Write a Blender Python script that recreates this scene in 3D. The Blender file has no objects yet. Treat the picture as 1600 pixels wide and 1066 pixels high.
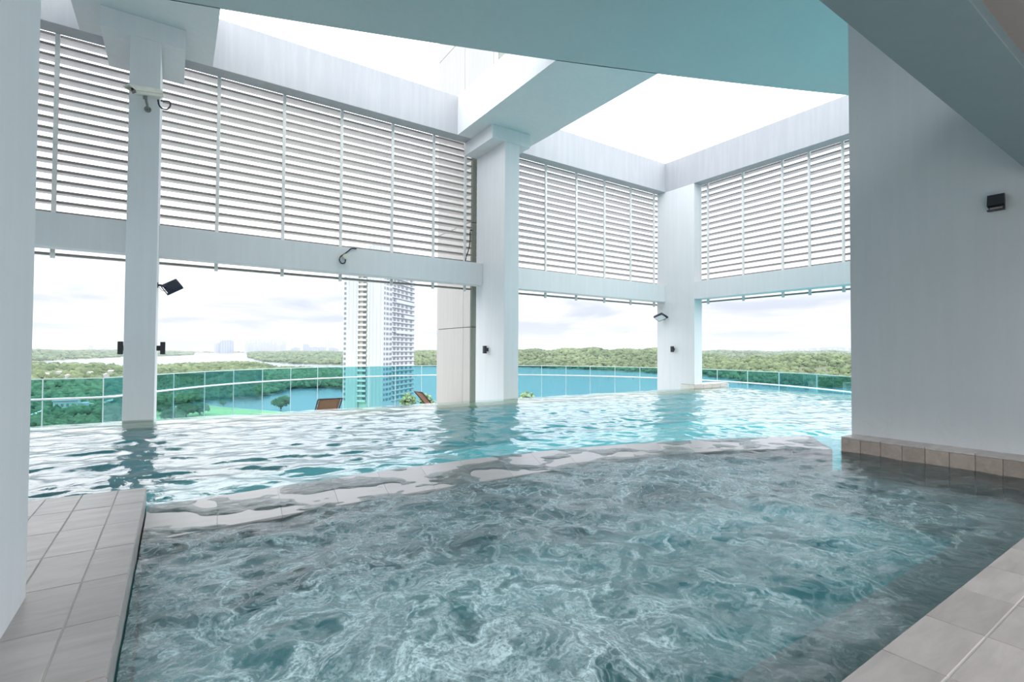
import bpy, bmesh, math, random
import numpy as np
from mathutils import Vector, Matrix

scene = bpy.context.scene
C = scene.collection
random.seed(7)
RNG = np.random.default_rng(7)

# ------------------------------------------------------------------ camera
CAM_H = 1.30
cam_data = bpy.data.cameras.new('camera')
cam = bpy.data.objects.new('camera', cam_data)
C.objects.link(cam)
cam_data.sensor_width = 36.0
cam_data.lens = 36.0 * 781.163 / 1600.0
cam_data.clip_start, cam_data.clip_end = 0.05, 60000
R_ = Vector((0.829458, -0.558544, 0.005330))
U_ = Vector((-0.016169, -0.014471, 0.999765))
F_ = Vector((0.558335, 0.829349, 0.021035))
cam.matrix_world = Matrix(((R_.x, U_.x, -F_.x, 0), (R_.y, U_.y, -F_.y, 0), (R_.z, U_.z, -F_.z, CAM_H), (0, 0, 0, 1)))
scene.camera = cam

# ------------------------------------------------------------------ exposure
vs = scene.view_settings
vs.view_transform = 'Standard'
vs.look = 'None'
vs.gamma = 1.0
vs.use_curve_mapping = False
vs.exposure = 0.82

# ------------------------------------------------------------------ world: bright overcast sky
SKY_HORIZON, SKY_ZENITH = 0.585, 2.25


def node(nt, kind, **kw):
    n = nt.nodes.new(kind)
    for k, v in kw.items():
        if k in n.inputs.keys():
            n.inputs[k].default_value = v
        else:
            setattr(n, k, v)
    return n


def math_node(nt, op, a, b=None, c=None, clamp=False):
    n = nt.nodes.new('ShaderNodeMath')
    n.operation = op
    n.use_clamp = clamp
    for i, v in enumerate((a, b, c)):
        if v is None:
            continue
        if isinstance(v, (int, float)):
            n.inputs[i].default_value = v
        else:
            nt.links.new(v, n.inputs[i])
    return n.outputs[0]


def mix_rgb(nt, fac, a, b, mode='MIX'):
    n = nt.nodes.new('ShaderNodeMix')
    n.data_type = 'RGBA'
    n.blend_type = mode
    for sock, v in ((n.inputs[0], fac), (n.inputs[6], a), (n.inputs[7], b)):
        if isinstance(v, (int, float)):
            sock.default_value = v
        elif isinstance(v, tuple):
            sock.default_value = v if len(v) == 4 else (*v, 1)
        else:
            nt.links.new(v, sock)
    return n.outputs[2]


def ramp(nt, fac, stops):
    n = nt.nodes.new('ShaderNodeValToRGB')
    cr = n.color_ramp
    while len(cr.elements) < len(stops):
        cr.elements.new(0.5)
    for e, (p, c) in zip(cr.elements, stops):
        e.position = p
        e.color = c if len(c) == 4 else (*c, 1)
    nt.links.new(fac, n.inputs[0])
    return n.outputs[0]


world = bpy.data.worlds.new('world')
scene.world = world
world.use_nodes = True
wt = world.node_tree
wt.nodes.clear()
wo = wt.nodes.new('ShaderNodeOutputWorld')
bg = wt.nodes.new('ShaderNodeBackground')
tc = wt.nodes.new('ShaderNodeTexCoord')
sep = wt.nodes.new('ShaderNodeSeparateXYZ')
wt.links.new(tc.outputs['Generated'], sep.inputs[0])
zc = math_node(wt, 'MAXIMUM', sep.outputs[2], 0.0)
# cloud layer seen in perspective: project the direction onto a flat layer
inv = math_node(wt, 'DIVIDE', 1.0, math_node(wt, 'ADD', zc, 0.10))
cx_ = math_node(wt, 'MULTIPLY', sep.outputs[0], inv)
cy_ = math_node(wt, 'MULTIPLY', sep.outputs[1], inv)
comb = wt.nodes.new('ShaderNodeCombineXYZ')
wt.links.new(cx_, comb.inputs[0])
wt.links.new(cy_, comb.inputs[1])
n1 = node(wt, 'ShaderNodeTexNoise', Scale=0.62, Detail=5.0, Roughness=0.55, Distortion=0.4)
wt.links.new(comb.outputs[0], n1.inputs['Vector'])
cloud = ramp(wt, n1.outputs[0], [(0.38, (0.68, 0.74, 0.86)), (0.49, (0.90, 0.92, 0.97)), (0.58, (1.0, 1.0, 1.0))])
gt = math_node(wt, 'MULTIPLY', math_node(wt, 'SUBTRACT', zc, 0.075), 5.0, clamp=True)
grad = math_node(wt, 'MULTIPLY', math_node(wt, 'MULTIPLY', gt, gt), math_node(wt, 'SUBTRACT', 3.0, math_node(wt, 'MULTIPLY', gt, 2.0)))
val = math_node(wt, 'ADD', SKY_HORIZON, math_node(wt, 'MULTIPLY', grad, SKY_ZENITH - SKY_HORIZON))
wt.links.new(cloud, bg.inputs[0])
wt.links.new(val, bg.inputs[1])
wt.links.new(bg.outputs[0], wo.inputs[0])

# ------------------------------------------------------------------ materials
MATS = {}


def new_mat(name):
    m = bpy.data.materials.new(name)
    m.use_nodes = True
    nt = m.node_tree
    p = nt.nodes['Principled BSDF']
    MATS[name] = m
    return m, nt, p


def plain(name, col, rough=0.6, metal=0.0, var=0.08, scale=6.0, bump=0.0, bscale=60.0):
    """one colour with soft procedural mottling and fine relief"""
    m, nt, p = new_mat(name)
    t = nt.nodes.new('ShaderNodeTexCoord')
    n = node(nt, 'ShaderNodeTexNoise', Scale=scale, Detail=4.0, Roughness=0.6)
    nt.links.new(t.outputs['Object'], n.inputs['Vector'])
    dark = tuple(c * (1 - var) for c in col)
    lite = tuple(min(1, c * (1 + var)) for c in col)
    nt.links.new(ramp(nt, n.outputs[0], [(0.3, dark), (0.7, lite)]), p.inputs['Base Color'])
    p.inputs['Roughness'].default_value = rough
    p.inputs['Metallic'].default_value = metal
    if bump:
        n2 = node(nt, 'ShaderNodeTexNoise', Scale=bscale, Detail=3.0)
        nt.links.new(t.outputs['Object'], n2.inputs['Vector'])
        b = node(nt, 'ShaderNodeBump', Strength=bump, Distance=0.01)
        nt.links.new(n2.outputs[0], b.inputs['Height'])
        nt.links.new(b.outputs[0], p.inputs['Normal'])
    return m


def plaster(name, col, streak=0.05, peel=False):
    """painted render: mottling, vertical rain streaks, optional blistered paint near the foot"""
    m, nt, p = new_mat(name)
    g = nt.nodes.new('ShaderNodeNewGeometry')
    n = node(nt, 'ShaderNodeTexNoise', Scale=0.9, Detail=5.0, Roughness=0.6)
    nt.links.new(g.outputs['Position'], n.inputs['Vector'])
    mp = node(nt, 'ShaderNodeMapping')
    mp.inputs['Scale'].default_value = (5.0, 5.0, 0.35)
    nt.links.new(g.outputs['Position'], mp.inputs['Vector'])
    s = node(nt, 'ShaderNodeTexNoise', Scale=1.6, Detail=4.0, Roughness=0.65)
    nt.links.new(mp.outputs[0], s.inputs['Vector'])
    base = ramp(nt, n.outputs[0], [(0.3, tuple(c * 0.96 for c in col)), (0.7, col)])
    stk = ramp(nt, s.outputs[0], [(0.42, tuple(1 - streak * k for k in (1.0, 0.9, 0.8))), (0.62, (1, 1, 1))])
    out = mix_rgb(nt, 1.0, base, stk, 'MULTIPLY')
    h = node(nt, 'ShaderNodeTexNoise', Scale=26.0, Detail=4.0)
    nt.links.new(g.outputs['Position'], h.inputs['Vector'])
    height = math_node(nt, 'MULTIPLY', h.outputs[0], 0.25)
    if peel:
        sp = nt.nodes.new('ShaderNodeSeparateXYZ')
        nt.links.new(g.outputs['Position'], sp.inputs[0])
        low = math_node(nt, 'SUBTRACT', 1.0, math_node(nt, 'MULTIPLY', math_node(nt, 'SUBTRACT', sp.outputs[2], 0.2), 1.7), clamp=True)
        v = node(nt, 'ShaderNodeTexNoise', Scale=2.6, Detail=6.0, Roughness=0.7, Distortion=1.2)
        nt.links.new(g.outputs['Position'], v.inputs['Vector'])
        ridge = math_node(nt, 'ABSOLUTE', math_node(nt, 'SUBTRACT', v.outputs[0], 0.5))
        crack = math_node(nt, 'SUBTRACT', 1.0, math_node(nt, 'MULTIPLY', ridge, 34.0), clamp=True)
        gate = node(nt, 'ShaderNodeTexNoise', Scale=1.7, Detail=2.0)
        nt.links.new(g.outputs['Position'], gate.inputs['Vector'])
        gm = math_node(nt, 'MULTIPLY', math_node(nt, 'SUBTRACT', gate.outputs[0], 0.5), 8.0, clamp=True)
        ck = math_node(nt, 'MULTIPLY', math_node(nt, 'MULTIPLY', crack, low), gm)
        height = math_node(nt, 'ADD', height, math_node(nt, 'MULTIPLY', ck, 1.6))
        out = mix_rgb(nt, math_node(nt, 'MULTIPLY', ck, 0.35), out, (0.42, 0.42, 0.41))
        wsh = math_node(nt, 'MULTIPLY', math_node(nt, 'MULTIPLY', low, low), 0.35)
        out = mix_rgb(nt, wsh, out, (0.80, 0.80, 0.79))
    nt.links.new(out, p.inputs['Base Color'])
    b = node(nt, 'ShaderNodeBump', Strength=0.25, Distance=0.02)
    nt.links.new(height, b.inputs['Height'])
    nt.links.new(b.outputs[0], p.inputs['Normal'])
    p.inputs['Roughness'].default_value = 0.75
    return m


def stone_tile(name, col, rough=0.38, var=0.16):
    """stone-look tile: long soft veins, each tile a little different"""
    m, nt, p = new_mat(name)
    g = nt.nodes.new('ShaderNodeNewGeometry')
    oi = nt.nodes.new('ShaderNodeObjectInfo')
    off = nt.nodes.new('ShaderNodeVectorMath')
    off.operation = 'SCALE'
    off.inputs[0].default_value = (13.1, 7.7, 3.3)
    nt.links.new(oi.outputs['Random'], off.inputs['Scale'])
    add = nt.nodes.new('ShaderNodeVectorMath')
    nt.links.new(g.outputs['Position'], add.inputs[0])
    nt.links.new(off.outputs[0], add.inputs[1])
    mp = node(nt, 'ShaderNodeMapping')
    mp.inputs['Scale'].default_value = (2.0, 9.0, 9.0)
    mp.inputs['Rotation'].default_value = (0, 0, 0.25)
    nt.links.new(add.outputs[0], mp.inputs['Vector'])
    n = node(nt, 'ShaderNodeTexNoise', Scale=1.3, Detail=6.0, Roughness=0.62, Distortion=0.5)
    nt.links.new(mp.outputs[0], n.inputs['Vector'])
    c1 = tuple(c * (1 - var) for c in col)
    c2 = tuple(min(1, c * (1 + var)) for c in col)
    veins = ramp(nt, n.outputs[0], [(0.30, c1), (0.70, c2)])
    tone = math_node(nt, 'ADD', 0.90, math_node(nt, 'MULTIPLY', oi.outputs['Random'], 0.2))
    sc = nt.nodes.new('ShaderNodeVectorMath')
    sc.operation = 'SCALE'
    nt.links.new(veins, sc.inputs[0])
    nt.links.new(tone, sc.inputs['Scale'])
    nt.links.new(sc.outputs[0], p.inputs['Base Color'])
    p.inputs['Roughness'].default_value = rough
    return m


def water(name, tint, spa=False):
    """clear water: Fresnel mirror over a tinted transparent body; the spa also carries froth"""
    m, nt, p = new_mat(name)
    nt.nodes.remove(p)
    out = nt.nodes['Material Output']
    g = nt.nodes.new('ShaderNodeNewGeometry')
    nz = node(nt, 'ShaderNodeTexNoise', Scale=16.0 if spa else 7.0, Detail=5.0 if spa else 3.0, Roughness=0.6, Distortion=0.8)
    nt.links.new(g.outputs['Position'], nz.inputs['Vector'])
    bump = node(nt, 'ShaderNodeBump', Strength=0.35 if spa else 0.22, Distance=0.03)
    nt.links.new(nz.outputs[0], bump.inputs['Height'])
    fr = node(nt, 'ShaderNodeFresnel', IOR=1.42 if spa else 1.62)
    nt.links.new(bump.outputs[0], fr.inputs['Normal'])
    gl = node(nt, 'ShaderNodeBsdfGlossy', Roughness=0.03)
    nt.links.new(bump.outputs[0], gl.inputs['Normal'])
    tr = node(nt, 'ShaderNodeBsdfTransparent')
    tr.inputs[0].default_value = (*tint, 1)
    mx = nt.nodes.new('ShaderNodeMixShader')
    nt.links.new(fr.outputs[0], mx.inputs[0])
    nt.links.new(tr.outputs[0], mx.inputs[1])
    nt.links.new(gl.outputs[0], mx.inputs[2])
    last = mx.outputs[0]
    if spa:
        at = node(nt, 'ShaderNodeAttribute', attribute_name='froth')
        w = node(nt, 'ShaderNodeTexNoise', Scale=2.1, Detail=3.0, Roughness=0.6)
        nt.links.new(g.outputs['Position'], w.inputs['Vector'])
        wv = nt.nodes.new('ShaderNodeVectorMath')
        wv.operation = 'SCALE'
        wv.inputs['Scale'].default_value = 0.55
        nt.links.new(w.outputs['Color'], wv.inputs[0])
        ad = nt.nodes.new('ShaderNodeVectorMath')
        nt.links.new(g.outputs['Position'], ad.inputs[0])
        nt.links.new(wv.outputs[0], ad.inputs[1])
        def ridged(scale, detail, sharp, dist):
            f = node(nt, 'ShaderNodeTexNoise', Scale=scale, Detail=detail, Roughness=0.58, Distortion=dist)
            nt.links.new(ad.outputs[0], f.inputs['Vector'])
            d = math_node(nt, 'ABSOLUTE', math_node(nt, 'SUBTRACT', f.outputs[0], 0.5))
            return math_node(nt, 'POWER', math_node(nt, 'SUBTRACT', 1.0, math_node(nt, 'MULTIPLY', d, 2.6), clamp=True), sharp), f.outputs[0]
        r1, b1 = ridged(1.7, 8.0, 14.0, 1.0)
        r2, b2 = ridged(4.6, 8.0, 9.0, 1.5)
        f2 = node(nt, 'ShaderNodeTexNoise', Scale=55.0, Detail=3.0, Roughness=0.7)
        nt.links.new(g.outputs['Position'], f2.inputs['Vector'])
        blot = math_node(nt, 'MULTIPLY', math_node(nt, 'SUBTRACT', b1, 0.52), 4.0, clamp=True)
        fo = math_node(nt, 'ADD', math_node(nt, 'MULTIPLY', r1, 0.8), math_node(nt, 'MULTIPLY', r2, 0.45))
        fo = math_node(nt, 'ADD', fo, math_node(nt, 'MULTIPLY', blot, math_node(nt, 'MULTIPLY', at.outputs['Fac'], 1.0)))
        grain = math_node(nt, 'ADD', 0.45, math_node(nt, 'MULTIPLY', math_node(nt, 'SUBTRACT', f2.outputs[0], 0.36), 3.0), clamp=True)
        fo = math_node(nt, 'MULTIPLY', math_node(nt, 'MULTIPLY', fo, grain), at.outputs['Fac'], clamp=True)
        df = node(nt, 'ShaderNodeBsdfDiffuse')
        df.inputs[0].default_value = (0.70, 0.90, 0.93, 1)
        m2 = nt.nodes.new('ShaderNodeMixShader')
        nt.links.new(fo, m2.inputs[0])
        nt.links.new(last, m2.inputs[1])
        nt.links.new(df.outputs[0], m2.inputs[2])
        last = m2.outputs[0]
    nt.links.new(last, out.inputs[0])
    return m


def glass(name, tint, refl=1.45):
    m, nt, p = new_mat(name)
    nt.nodes.remove(p)
    out = nt.nodes['Material Output']
    fr = node(nt, 'ShaderNodeFresnel', IOR=refl)
    gl = node(nt, 'ShaderNodeBsdfGlossy', Roughness=0.02)
    tr = node(nt, 'ShaderNodeBsdfTransparent')
    tr.inputs[0].default_value = (*tint, 1)
    mx = nt.nodes.new('ShaderNodeMixShader')
    nt.links.new(math_node(nt, 'MULTIPLY', fr.outputs[0], 0.5), mx.inputs[0])
    nt.links.new(tr.outputs[0], mx.inputs[1])
    nt.links.new(gl.outputs[0], mx.inputs[2])
    nt.links.new(mx.outputs[0], out.inputs[0])
    return m


def leafy(name, c1, c2):
    """foliage: per-tree tone from the 'tone' attribute plus fine leaf mottling"""
    m, nt, p = new_mat(name)
    at = node(nt, 'ShaderNodeAttribute', attribute_name='tone')
    g = nt.nodes.new('ShaderNodeNewGeometry')
    n = node(nt, 'ShaderNodeTexNoise', Scale=0.45, Detail=4.0, Roughness=0.7)
    nt.links.new(g.outputs['Position'], n.inputs['Vector'])
    f = math_node(nt, 'ADD', math_node(nt, 'MULTIPLY', at.outputs['Fac'], 0.75), math_node(nt, 'MULTIPLY', math_node(nt, 'SUBTRACT', n.outputs[0], 0.4), 0.9), clamp=True)
    nt.links.new(mix_rgb(nt, f, c1, c2), p.inputs['Base Color'])
    p.inputs['Roughness'].default_value = 0.8
    p.inputs['Specular IOR Level'].default_value = 0.1
    return m


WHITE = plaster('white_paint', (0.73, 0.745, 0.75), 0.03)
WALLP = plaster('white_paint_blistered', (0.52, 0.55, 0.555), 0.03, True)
PIERP = plaster('white_paint_shade_lifted', (0.86, 0.88, 0.90), 0.02)  # the columns' white, lightened to offset the shade under the roof
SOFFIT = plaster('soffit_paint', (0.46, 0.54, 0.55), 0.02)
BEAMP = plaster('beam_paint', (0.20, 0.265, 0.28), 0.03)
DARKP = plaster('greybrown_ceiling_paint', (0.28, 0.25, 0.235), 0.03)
PARAPET = plaster('white_paint_sky_toned', (0.46, 0.47, 0.49), 0.07)  # same white paint darkened to offset open skylight, plus rain streaks
CREAM = plaster('cream_cladding', (0.50, 0.485, 0.455), 0.05)
CREAM_D = plaster('cream_cladding_shaded', (0.30, 0.33, 0.28), 0.05)  # cream cladding with the shade of its pool-facing side painted in
JOINT = plain('dark_joint', (0.10, 0.09, 0.09))
SLAT = plain('slat_offwhite', (0.74, 0.70, 0.685), 0.5)
SLATLIP = plain('slat_lip_taupe', (0.27, 0.245, 0.23), 0.6)
MULL = plain('mullion_offwhite', (0.72, 0.72, 0.70), 0.5)
TILE = stone_tile('deck_tile_grey', (0.47, 0.43, 0.405))
TILE_B = stone_tile('plinth_tile_brown', (0.36, 0.29, 0.245), 0.42)
TILE_C = stone_tile('plinth_cap_tile', (0.50, 0.45, 0.42), 0.42)
GROUT = plain('pale_grout', (0.66, 0.63, 0.58), 0.8)
RIM = stone_tile('rim_tile', (0.56, 0.525, 0.505), 0.34, 0.06)
POOLT = plain('pool_turquoise', (0.23, 0.77, 0.81), 0.6, var=0.05)
LEDGE = plain('pool_edge_beige', (0.66, 0.63, 0.46), 0.6, var=0.1)
SPAT, _nt, _p = new_mat('spa_floor')
_g = _nt.nodes.new('ShaderNodeNewGeometry')
_n = node(_nt, 'ShaderNodeTexNoise', Scale=0.55, Detail=3.0)
_nt.links.new(_g.outputs['Position'], _n.inputs['Vector'])
_nt.links.new(ramp(_nt, _n.outputs[0], [(0.34, (0.14, 0.46, 0.49)), (0.48, (0.22, 0.84, 0.89))]), _p.inputs['Base Color'])
BENCH = stone_tile('spa_bench_tile', (0.66, 0.70, 0.70), 0.6, 0.1)
POOLW = water('pool_water', (0.74, 0.97, 0.97))
SPAW = water('spa_water', (0.84, 0.98, 0.985), True)
GLASS = glass('teal_glass', (0.52, 0.79, 0.83))
SEAL = plain('pale_seal', (0.62, 0.70, 0.70), 0.5)
STEEL = plain('brushed_steel', (0.72, 0.72, 0.72), 0.3, 0.9)
BLACK = plain('black_metal', (0.018, 0.019, 0.025), 0.45)
NAVY = plain('dark_navy_metal', (0.025, 0.033, 0.06), 0.45)
BEIGE = plain('camera_beige', (0.72, 0.69, 0.60), 0.5)
BRACK = plain('bracket_grey', (0.20, 0.20, 0.18), 0.5)
LENS = plain('lens_black', (0.01, 0.01, 0.012), 0.1)
LAMPG = plain('lamp_glass', (0.75, 0.78, 0.80), 0.15)
RUBBER = plain('black_cable', (0.012, 0.012, 0.018), 0.5)
BROWN = plain('brown_sling', (0.30, 0.15, 0.085), 0.7, bump=0.2)
FRAME = plain('lounger_frame', (0.05, 0.035, 0.03), 0.5)
TERR = plain('terrace_paving', (0.45, 0.43, 0.40), 0.7)
TOWERW = plain('tower_white', (0.52, 0.52, 0.53), 0.7, var=0.02)
TOWERG = plain('tower_grey', (0.50, 0.52, 0.54), 0.7)
TOWERC = plain('tower_cream', (0.72, 0.70, 0.64), 0.7)
PANE = plain('tower_pane', (0.20, 0.225, 0.25), 0.2)
CITYW = plain('city_white', (0.40, 0.41, 0.45), 0.7)
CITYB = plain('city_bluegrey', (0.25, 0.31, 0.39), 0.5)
ROOFG = plain('roof_pale', (0.48, 0.45, 0.41), 0.7)
LAND = plain('forest_floor', (0.09, 0.11, 0.05), 0.9, scale=0.02)
LAWN = plain('lawn_green', (0.42, 0.52, 0.18), 0.9, scale=0.03, var=0.2)
ROAD = plain('pale_road', (0.60, 0.58, 0.54), 0.9)
TRUNK = plain('trunk_brown', (0.12, 0.09, 0.06), 0.9)
LEAF = leafy('forest_leaves', (0.03, 0.06, 0.032), (0.21, 0.26, 0.135))
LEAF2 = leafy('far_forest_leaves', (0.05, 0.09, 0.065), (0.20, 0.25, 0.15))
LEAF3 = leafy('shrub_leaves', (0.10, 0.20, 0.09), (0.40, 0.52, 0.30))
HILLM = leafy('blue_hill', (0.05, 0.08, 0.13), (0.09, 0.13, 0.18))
lk, lnt, lp = new_mat('lake')
lp.inputs['Base Color'].default_value = (0.08, 0.14, 0.18, 1)
lp.inputs['Roughness'].default_value = 0.18
_g = lnt.nodes.new('ShaderNodeNewGeometry')
_n = node(lnt, 'ShaderNodeTexNoise', Scale=0.08, Detail=4.0)
lnt.links.new(_g.outputs['Position'], _n.inputs['Vector'])
_b = node(lnt, 'ShaderNodeBump', Strength=0.3, Distance=1.0)
lnt.links.new(_n.outputs[0], _b.inputs['Height'])
lnt.links.new(_b.outputs[0], lp.inputs['Normal'])
LAKE = lk


# ------------------------------------------------------------------ mesh helpers
def link(name, me, parent=None, loc=None, rot=None):
    o = bpy.data.objects.new(name, me)
    C.objects.link(o)
    if parent is not None:
        o.parent = parent
    if loc is not None:
        o.location = loc
    if rot is not None:
        o.rotation_euler = rot
    return o


def mesh(name, verts, faces, mats, smooth=False):
    me = bpy.data.meshes.new(name)
    me.from_pydata([tuple(v) for v in verts], [], [tuple(f) for f in faces])
    for m in (mats if isinstance(mats, (list, tuple)) else [mats]):
        me.materials.append(m)
    if smooth:
        me.polygons.foreach_set('use_smooth', [True] * len(me.polygons))
    me.update()
    return me


BOXF = [(0, 3, 2, 1), (4, 5, 6, 7), (0, 1, 5, 4), (1, 2, 6, 5), (2, 3, 7, 6), (3, 0, 4, 7)]


def box_verts(x0, x1, y0, y1, z0, z1):
    return [(x0, y0, z0), (x1, y0, z0), (x1, y1, z0), (x0, y1, z0), (x0, y0, z1), (x1, y0, z1), (x1, y1, z1), (x0, y1, z1)]


def box_mesh(name, x0, x1, y0, y1, z0, z1, mat, bevel=0.0, seg=2):
    me = mesh(name, box_verts(x0, x1, y0, y1, z0, z1), BOXF, mat)
    if bevel:
        bm = bmesh.new()
        bm.from_mesh(me)
        bmesh.ops.bevel(bm, geom=list(bm.edges), offset=bevel, segments=seg, affect='EDGES', profile=0.5)
        bm.to_mesh(me)
        bm.free()
    return me


def box(name, x0, x1, y0, y1, z0, z1, mat, parent=None, bevel=0.0, loc=None, rot=None):
    return link(name, box_mesh(name, x0, x1, y0, y1, z0, z1, mat, bevel), parent, loc, rot)


def prism(name, poly, z0, z1, mat, parent=None):
    """vertical prism over a plan polygon (counter-clockwise)"""
    n = len(poly)
    v = [(x, y, z0) for x, y in poly] + [(x, y, z1) for x, y in poly]
    f = [tuple(range(n - 1, -1, -1)), tuple(range(n, 2 * n))] + [(i, (i + 1) % n, n + (i + 1) % n, n + i) for i in range(n)]
    return link(name, mesh(name, v, f, mat), parent)


def tube_mesh(name, pts, r, mat, sides=10, sub=6):
    P = [Vector(p) for p in pts]
    if sub > 1 and len(P) > 2:                                  # Catmull-Rom
        Q = []
        for i in range(len(P) - 1):
            a, b, c, d = P[max(i - 1, 0)], P[i], P[i + 1], P[min(i + 2, len(P) - 1)]
            for k in range(sub):
                t = k / sub
                Q.append(0.5 * ((2 * b) + (c - a) * t + (2 * a - 5 * b + 4 * c - d) * t * t + (3 * b - a - 3 * c + d) * t ** 3))
        Q.append(P[-1])
        P = Q
    V, Fc = [], []
    up = Vector((0, 0, 1))
    for i, p in enumerate(P):
        t = (P[min(i + 1, len(P) - 1)] - P[max(i - 1, 0)]).normalized()
        ref = up if abs(t.dot(up)) < 0.95 else Vector((1, 0, 0))
        a = t.cross(ref).normalized()
        b = t.cross(a)
        for k in range(sides):
            an = 2 * math.pi * k / sides
            V.append(p + (a * math.cos(an) + b * math.sin(an)) * r)
    for i in range(len(P) - 1):
        for k in range(sides):
            k2 = (k + 1) % sides
            Fc.append((i * sides + k, i * sides + k2, (i + 1) * sides + k2, (i + 1) * sides + k))
    Fc.append(tuple(range(sides - 1, -1, -1)))
    Fc.append(tuple((len(P) - 1) * sides + k for k in range(sides)))
    return mesh(name, V, Fc, mat, True)


def tube(name, pts, r, mat, parent=None, sides=10, sub=6):
    return link(name, tube_mesh(name, pts, r, mat, sides, sub), parent)


def disc_mesh(name, r, h, mat, n=20, axis='z'):
    V, Fc = [], []
    for z in (0, h):
        for k in range(n):
            a = 2 * math.pi * k / n
            p = (r * math.cos(a), r * math.sin(a), z)
            V.append(p if axis == 'z' else ((p[0], p[2], p[1]) if axis == 'y' else (p[2], p[0], p[1])))
    Fc += [tuple(range(n - 1, -1, -1)), tuple(range(n, 2 * n))] + [(k, (k + 1) % n, n + (k + 1) % n, n + k) for k in range(n)]
    return mesh(name, V, Fc, mat)


def thing(name, label, cat, loc=(0, 0, 0), rotz=0.0, group=None):
    o = bpy.data.objects.new(name, None)
    C.objects.link(o)
    o.location = loc
    o.rotation_euler = (0, 0, rotz)
    o.empty_display_size = 0.1
    o['label'] = label
    o['category'] = cat
    if group:
        o['group'] = group
    return o


def tag(o, label, cat, group=None, kind=None):
    o['label'] = label
    o['category'] = cat
    if group:
        o['group'] = group
    if kind:
        o['kind'] = kind
    return o


def struct(o, label, cat):
    return tag(o, label, cat, None, 'structure')


# ================================================================== STRUCTURE
Z_LB, Z_LT, Z_TB, Z_TT = 3.245, 3.89, 7.50, 8.62      # lintel bottom/top, top beam bottom/top
Y_COL, Y_LIN, Y_BACK = 11.50, 12.66, 13.06            # column front, lintel front, back of wall
Y_EDGE, X_EDGE = 11.49, 17.47                         # infinity edges of the pool
X_W4 = 15.65


def column(x0, x1, y0, y1, label, head=None):
    c = thing('column', label, 'column', ((x0 + x1) / 2, (y0 + y1) / 2, -1.0))
    c['kind'] = 'structure'
    cx, cy = (x0 + x1) / 2, (y0 + y1) / 2
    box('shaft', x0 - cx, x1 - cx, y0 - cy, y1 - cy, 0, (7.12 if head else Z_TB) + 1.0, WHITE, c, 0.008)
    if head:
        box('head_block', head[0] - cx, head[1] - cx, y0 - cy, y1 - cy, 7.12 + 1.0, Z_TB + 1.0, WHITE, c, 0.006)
    return c


column(-9.08, -8.61, Y_COL, Y_BACK, 'white column at the far left end of the louvred wall, behind the near left pillar', (-9.5, -8.2))
column(-0.783, -0.313, Y_COL, Y_BACK, 'white column carrying the beige security camera', (-1.218, 0.071))
column(7.48, 7.96, Y_COL, Y_BACK, 'white column in front of the cream panelled shaft', (7.06, 8.33))
column(X_W4, 16.11, 11.375, Y_BACK, 'white corner column where the two louvred walls meet')
column(X_W4, 16.11, 1.75, 3.40, 'white column of the right louvred wall, hidden behind the grey wall pier')


def beam(x0, x1, y0, y1, z0, z1, mat, label):
    o = box('beam', x0, x1, y0, y1, z0, z1, mat, None, 0.008)
    return struct(o, label, 'beam')


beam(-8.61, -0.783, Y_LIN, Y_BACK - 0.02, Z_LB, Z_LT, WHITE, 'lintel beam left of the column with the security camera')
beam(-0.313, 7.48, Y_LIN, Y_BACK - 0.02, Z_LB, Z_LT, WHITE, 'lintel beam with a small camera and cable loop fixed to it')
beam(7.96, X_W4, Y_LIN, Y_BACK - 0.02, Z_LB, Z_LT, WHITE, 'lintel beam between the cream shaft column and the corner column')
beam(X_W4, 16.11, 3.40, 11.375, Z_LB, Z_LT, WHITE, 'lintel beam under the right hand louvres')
beam(-9.5, X_W4, Y_LIN, Y_BACK, Z_TB, Z_TT, PARAPET, 'white roof beam over the left louvres')
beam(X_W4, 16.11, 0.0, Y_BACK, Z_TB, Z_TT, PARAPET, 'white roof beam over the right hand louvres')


def slab_y(x):
    return -4.951e-3 * x * x - 0.32713 * x + 10.5987


def cross_beam(x0, x1, label):
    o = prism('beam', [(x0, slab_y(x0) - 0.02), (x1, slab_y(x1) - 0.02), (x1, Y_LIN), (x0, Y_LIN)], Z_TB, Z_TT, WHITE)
    return struct(o, label, 'beam')


cross_beam(-1.64, 0.58, 'wide cross beam of the roof above the column with the security camera')
cross_beam(6.61, 8.81, 'wide cross beam of the roof above the cream shaft column')

# roof slab with its curved outer edge
xs = np.linspace(-12, X_W4, 60)
poly = [(-12, -2.2), (X_W4, -2.2)] + [(float(x), float(slab_y(x))) for x in xs[::-1]]
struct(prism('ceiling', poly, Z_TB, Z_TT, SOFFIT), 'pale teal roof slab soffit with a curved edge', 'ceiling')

# low beam over the near side of the spa, running into the right wall pier
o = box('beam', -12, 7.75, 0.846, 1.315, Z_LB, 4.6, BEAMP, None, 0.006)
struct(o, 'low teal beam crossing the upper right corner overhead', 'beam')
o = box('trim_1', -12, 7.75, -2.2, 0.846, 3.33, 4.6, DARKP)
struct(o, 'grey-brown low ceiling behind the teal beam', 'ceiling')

# piers beside the spa
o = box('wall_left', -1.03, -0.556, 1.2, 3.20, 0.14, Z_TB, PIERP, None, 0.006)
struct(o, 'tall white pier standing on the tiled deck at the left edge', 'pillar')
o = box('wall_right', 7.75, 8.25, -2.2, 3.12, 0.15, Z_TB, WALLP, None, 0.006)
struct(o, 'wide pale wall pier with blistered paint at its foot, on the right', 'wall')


# ------------------------------------------------------------------ pool basin
def rim_out(x):
    return float(np.interp(x, RX, RO))


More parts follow.
